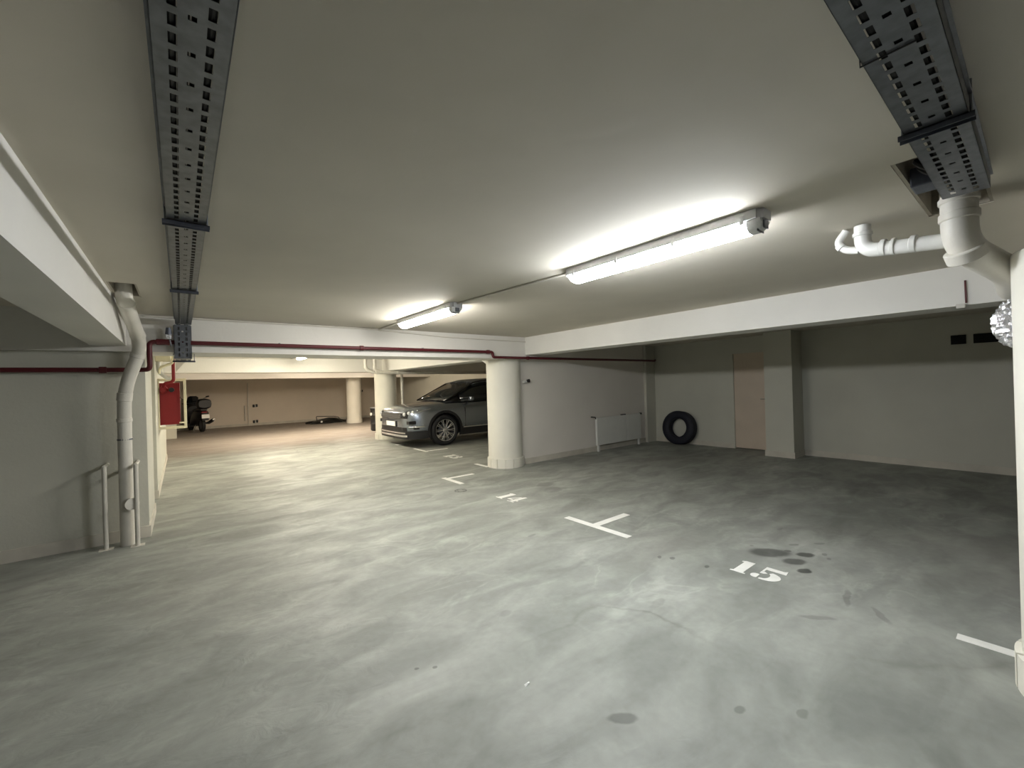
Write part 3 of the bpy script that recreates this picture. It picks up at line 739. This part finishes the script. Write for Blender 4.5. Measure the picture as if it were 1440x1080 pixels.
# cabin
gs_ = [(1.08, 1.045, 1.075, .82, .70), (1.45, 1.03, 1.29, .88, .70), (1.90, 1.03, 1.525, .885, .665), (2.15, 1.04, 1.585, .885, .65), (2.6, 1.06, 1.61, .88, .645),
       (3.2, 1.08, 1.60, .88, .635), (3.75, 1.10, 1.565, .87, .62), (4.10, 1.12, 1.50, .83, .59), (4.20, 1.12, 1.36, .80, .62), (4.32, 1.10, 1.14, .76, .70)]
rings = []
for X, zb, zt, wb, wt in gs_:
    hh = zt-zb
    half = [(wb, zb), (wb+(wt-wb)*.45, zb+hh*.45), (wt+.012, zb+hh*.84), (wt-.05, zb+hh*.945), (wt*.6, zt-.008)]
    rings.append([(X, y, z) for y, z in half]+[(X, 0, zt)]+[(X, -y, z) for y, z in half[::-1]])
def sub(sel):
    bm = bmesh.new(); cache = {}
    def V(i, j):
        if (i, j) not in cache: cache[(i, j)] = bm.verts.new(rings[i][j])
        return cache[(i, j)]
    for i in range(len(rings)-1):
        for j in range(10):
            if sel(i, j): bm.faces.new((V(i, j), V(i+1, j), V(i+1, j+1), V(i, j+1)))
    bmesh.ops.recalc_face_normals(bm, faces=bm.faces[:]); return bm
side = lambda j: j in (0, 1, 8, 9)
def sol(o, t=.006):
    m_ = o.modifiers.new('s', 'SOLIDIFY'); m_.thickness = t; m_.offset = 1; return o
sol(obj('windshield', sub(lambda i, j: i < 2 and not side(j)), 'glass', car, True))
sol(obj('roof', sub(lambda i, j: 2 <= i < 7 and not side(j)), 'carpaint', car, 40), .01)
sol(obj('rear_window', sub(lambda i, j: i >= 7 and not side(j)), 'glass', car, True))
sol(obj('side_window', sub(lambda i, j: i >= 1 and j in (0, 1)), 'glass', car, True))
sol(obj('side_window', sub(lambda i, j: i >= 1 and j in (8, 9)), 'glass', car, True))
sol(obj('quarter_panel', sub(lambda i, j: i == 0 and side(j)), 'blackg', car, True))
for s in (-1, 1):
    obj('pillar', tubeo([(1.06, s*.80, 1.055), (1.45, s*.745, 1.255), (1.92, s*.685, 1.49), (2.2, s*.665, 1.54), (3.2, s*.65, 1.555), (4.08, s*.61, 1.46)], [.022, .022, .022, .016, .014, .012], seg=8), 'blackg', car, 40)
    obj('door_pillar', tubeo([(2.66, s*.885, 1.06), (2.62, s*.79, 1.31), (2.60, s*.675, 1.53)], .022, seg=8), 'blackg', car, 40)
# wheels
def wheel(X, s):
    bm = bmesh.new(); tyre(bm, .365, .262, .235, 48, 'y', tread=True)
    o = obj('wheel', bm, 'rubber2', car, 35); o.location = (X, s*.835, .365)
    r_ = bmesh.new(); lathe(r_, [(.268, -.10), (.262, .10), (.252, .098), (.240, .05), (.238, -.09), ], 48, axis='y', close=True)
    ro = obj('rim', r_, 'silver', o, 40); ro.rotation_euler = (0, 0, 0 if s > 0 else PI)
    sp = bmesh.new()
    for k in range(10):
        for da in (-.075, .075):
            a = 2*PI*k/10+da; a2 = 2*PI*k/10+da*.55
            tube(sp, [(.045*math.cos(a2*1), .070, .045*math.sin(a2)), (.14*math.cos(a), .088, .14*math.sin(a)), (.246*math.cos(a+da*.3), .085, .246*math.sin(a+da*.3))], [.012, .010, .011], seg=6)
    so = obj('spokes', sp, 'silver', o, 40); so.rotation_euler = (0, 0, 0 if s > 0 else PI)
    hb = bmesh.new(); lathe(hb, [(.058, .04), (.058, .088), (.040, .096), (.0001, .098)], 24, axis='y')
    ho = obj('hub_cap', hb, 'silver', o, 40); ho.rotation_euler = (0, 0, 0 if s > 0 else PI)
    dk = bmesh.new(); lathe(dk, [(.15, 0), (.15, .02)], 30, axis='y'); do = obj('brake_disc', dk, 'galvd', o); do.rotation_euler = (0, 0, 0 if s > 0 else PI)
for X in WHX:
    for s in (-1, 1): wheel(X, s)

# ------------------------------------------------------------------ motor scooter by the far wall, seen from behind
def scooter(loc, rz, label):
    """local: forward is +y, ground at z=0"""
    t = thing('motor_scooter', label, 'scooter', loc, rz)
    for y, nm_ in ((0, 'wheel'), (1.38, 'wheel')):
        bm = bmesh.new(); tyre(bm, .27, .17, .12, 32, 'x', (0, y, .27), tread=False); o = obj(nm_, bm, 'rubber2', t, 40)
        bm = bmesh.new(); lathe(bm, [(.175, -.04), (.175, .04)], 24, (0, y, .27), 'x'); obj('rim', bm, 'galvd', o, 40)
    def loft(secs, m, name, sm=True):
        bm = bmesh.new(); rs = []
        for (y, w_, z0, z1) in secs:
            zc, hz = (z0+z1)/2, (z1-z0)/2
            rs.append([bm.verts.new((w_*math.copysign(abs(math.cos(a))**.7, math.cos(a)), y, zc+hz*math.copysign(abs(math.sin(a))**.7, math.sin(a)))) for a in [2*PI*k/20 for k in range(20)]])
        for a, b in zip(rs, rs[1:]):
            for k in range(20): bm.faces.new((a[k], a[(k+1) % 20], b[(k+1) % 20], b[k]))
        bm.faces.new(rs[0][::-1]); bm.faces.new(rs[-1]); bmesh.ops.recalc_face_normals(bm, faces=bm.faces[:])
        return obj(name, bm, m, t, 50)
    loft([(-.30, .09, .62, .76), (-.22, .16, .50, .80), (.05, .20, .42, .82), (.40, .21, .30, .80), (.62, .20, .22, .62), (.75, .19, .2, .36)], 'black', 'tail_body')
    loft([(.70, .21, .18, .30), (1.0, .22, .18, .32), (1.12, .20, .20, .40)], 'black', 'footboard')
    loft([(.98, .20, .28, .95), (1.08, .25, .32, 1.02), (1.22, .22, .42, 1.0), (1.42, .14, .55, .90), (1.55, .06, .62, .78)], 'black', 'front_fairing')
    loft([(-.30, .10, .80, .86), (-.05, .17, .78, .88), (.35, .17, .76, .87), (.62, .13, .74, .82)], 'black', 'seat')
    loft([(-.42, .19, .90, 1.18), (-.36, .215, .86, 1.22), (-.18, .22, .86, 1.23), (.0, .18, .88, 1.18)], 'black', 'top_case')
    ws = bmesh.new(); 
    a = [ws.verts.new(p) for p in ((-.20, 1.14, .98), (.20, 1.14, .98), (.17, 1.02, 1.28), (-.17, 1.02, 1.28), (-.10, .99, 1.33), (.10, .99, 1.33))]
    ws.faces.new((a[0], a[1], a[2], a[3])); ws.faces.new((a[3], a[2], a[5], a[4])); sol(obj('windscreen', ws, 'glass', t), .005)
    hbm = bmesh.new(); tube(hbm, [(-.36, .93, 1.05), (-.15, 1.02, 1.06), (.15, 1.02, 1.06), (.36, .93, 1.05)], .016, seg=8, fil=.05); obj('handlebar', hbm, 'black', t, 40)
    for s in (-1, 1):
        mm = obj('mirror', tubeo([(s*.40, .95, 1.285), (s*.50, .95, 1.31)], [.03, .028], seg=12), 'black', t, 40)
        obj('mirror_stalk', tubeo([(s*.24, .98, 1.06), (s*.30, .97, 1.20), (s*.41, .95, 1.28)], .008, seg=6), 'black', mm)
    pl = obj('rear_mudguard', boxes([(-.10, .10, -.44, -.42, .44, .72)], bevel=.006), 'black', t)
    obj('number_plate', box(-.12, .12, -.452, -.444, .52, .66, bevel=.003), 'plate', t)
    obj('exhaust', tubeo([(.19, .35, .30), (.22, .0, .33), (.24, -.30, .42), (.245, -.42, .46)], [.03, .055, .062, .05], seg=14), 'black', t, 40)
    obj('exhaust_tip', tubeo([(.245, -.42, .46), (.245, -.46, .47)], .035, seg=12), 'chrome', t, 40)
    obj('rear_light', box(-.09, .09, -.325, -.295, .70, .76, bevel=.01), 'redbox', t)
    for s in (-1, 1): obj('stand', tubeo([(s*.1, .35, .25), (s*.2, .28, .012)], .012, seg=8), 'silver', t)
    return t
sc = scooter((.58, 19.25, 0), math.radians(13), 'black motor scooter with a top case parked beyond the hose cabinet')
dr_ = thing('plastic_drum', 'black plastic drum just peeping out left behind the column at the car nose', 'drum', (5.27, 14.0, 0))
bm = bmesh.new(); lathe(bm, [(.26, 0), (.29, .03), (.29, .22), (.30, .24), (.29, .26), (.29, .50), (.30, .52), (.29, .54), (.285, .72)], 32); obj('body', bm, 'black', dr_, 40)
bm = bmesh.new(); lathe(bm, [(.30, .72), (.30, .76), (.27, .78), (.08, .775), (.08, .80)], 32); obj('lid', bm, 'black', dr_, 40)
obj('side_label', tubeo([(-.284, -.03, .56), (-.30, -.035, .56)], .05, seg=16), 'plate', dr_)

# dark heap at the far end
hp = thing('sheet_heap', 'low heap of black plastic and a folded frame on the floor at the far end', 'heap', (4.85, 19.2, 0))
bm = bmesh.new(); bmesh.ops.create_icosphere(bm, subdivisions=4, radius=1)
for v in bm.verts:
    a = math.atan2(v.co.y, v.co.x); k = 1+.12*math.sin(3*a+1)+.08*math.sin(7*a)+.08*(random.random()-.5)
    v.co.x *= .78*k; v.co.y *= .45*k; v.co.z = max(0, v.co.z)*(.17+.05*math.sin(5*v.co.x)+.03*random.random())
obj('sheet', bm, 'bag', hp, True)
obj('folded_frame', tubeo([(-.35, -.1, .12), (-.38, -.05, .30), (.40, .05, .255), (.58, .05, .20), (.62, .0, .05)], .016, seg=8, fil=.06), 'black', hp, 40)
obj('frame_tube', tubeo([(-.35, .05, .12), (.1, -.1, .22), (.6, -.05, .12)], .014, seg=8), 'black', hp, 40)
bm = bmesh.new(); bmesh.ops.create_uvsphere(bm, u_segments=14, v_segments=8, radius=.045); o = obj('white_cap', bm, 'plate', hp, True); o.location = (-.25, -.40, .085)
o['label'] = 'small round white cap on the heap'

# pipes and boxes on the far wall
pipe('riser_pipe', [(2.20, YF-.03, .0), (2.20, YF-.03, 1.8)], .018, 'cond', 'thin vertical pipe on the far wall', 'pipe', 0)
pipe('riser_pipe', [(2.08, YF-.04, .22), (2.08, YF-.04, .86)], .022, 'cond', 'short vertical pipe on the far wall beside the two black taps', 'pipe', 0)
for z, lb in ((.83, 'upper small black tap on the far wall'), (.16, 'lower small black tap near the foot of the far wall')):
    t = thing('wall_tap', lb, 'tap', (2.45, YF, z), 0)
    obj('body', box(-.09, -.01, -.07, 0, -.06, .06, bevel=.02), 'black', t)
    obj('outlet', box(.02, .10, -.07, 0, -.05, .07, bevel=.02), 'black', t)
    obj('spindle', box(-.01, .02, -.08, 0, -.07, .03), 'pvc_white', t)
pipe('riser_pipe', [(6.95, YF-.05, 1.1), (6.95, YF-.05, 2.1)], .016, 'cond', 'thin vertical pipe on the far wall right of the far column', 'pipe', 0)
bm = bmesh.new(); lathe(bm, [(.05, 0), (.06, -.03), (.03, -.06)], 16, axis='y'); o = obj('wall_knob', bm, 'black'); o.location = (6.97, YF, 1.32); o.name = 'light_switch'; tag(o, 'dark round switch on the far wall right of the far column', 'switch')
# white pipes above the car
cp = pipe('car_bay_pipe', [(3.74, 10.82, H-.005), (3.74, 10.82, 1.93), (3.92, 10.82, 1.845), (4.5, 10.82, 1.83), (8.70, 10.9, 1.81)], .045, 'pvc', 'long white pipe bending off the ceiling and running above the parked car', 'pipe', .14,
     [((4.62, 10.82, 1.829), (1, 0, 0), .05), ((4.02, 10.82, 1.842), (1, 0, -.1), .05)], collar_r=1.15)
obj('riser_branch', tubeo([(3.98, 10.82, H-.005), (3.98, 10.82, 1.90), (4.10, 10.82, 1.86)], .045, seg=18, fil=.10), 'pvc', cp, 40)
pipe('column_pipe', [(4.96, 11.36, 0), (4.96, 11.36, 1.86)], .04, 'pvc', 'vertical pipe beside the column at the car nose', 'pipe', 0)
# give every grouping empty that was left at the origin a place at the foot of its own parts
bpy.context.view_layer.update()
for o in list(C.objects):
    if o.type == 'EMPTY' and o.location.length < 1e-6 and o.children:
        pts = [ch.matrix_world @ Vector(q) for ch in o.children for q in ch.bound_box]
        lo = Vector([min(p[i] for p in pts) for i in range(3)]); hi = Vector([max(p[i] for p in pts) for i in range(3)])
        base = Vector(((lo.x+hi.x)/2, (lo.y+hi.y)/2, lo.z))
        o.location = base
        for ch in o.children: ch.location = ch.location-base
# ------------------------------------------------------------------ world and camera
w_ = bpy.data.worlds.new('World'); bpy.context.scene.world = w_; w_.use_nodes = True
w_.node_tree.nodes['Background'].inputs[0].default_value = (.02, .02, .02, 1)
w_.node_tree.nodes['Background'].inputs[1].default_value = .1

cam = bpy.data.cameras.new('Camera'); co = bpy.data.objects.new('Camera', cam); C.objects.link(co)
yaw, pit, rol = math.radians(38.274), math.radians(-.051), math.radians(-1.689)
f = Vector((math.sin(yaw)*math.cos(pit), math.cos(yaw)*math.cos(pit), -math.sin(pit)))
r = Vector((math.cos(yaw), -math.sin(yaw), 0)); u = r.cross(f)
r2 = r*math.cos(rol)+u*math.sin(rol); u2 = -r*math.sin(rol)+u*math.cos(rol)
mt = Matrix((r2, u2, -f)).transposed().to_4x4(); mt.translation = (0, 0, 1.42)
co.matrix_world = mt
cam.sensor_fit = 'HORIZONTAL'; cam.sensor_width = 36; cam.lens = 36*590/1440
cam.clip_start = .02
S = bpy.context.scene
S.camera = co
S.view_settings.view_transform = 'Standard'; S.view_settings.look = 'None'
S.view_settings.exposure = 2.45; S.view_settings.gamma = 1
S.view_settings.use_curve_mapping = False
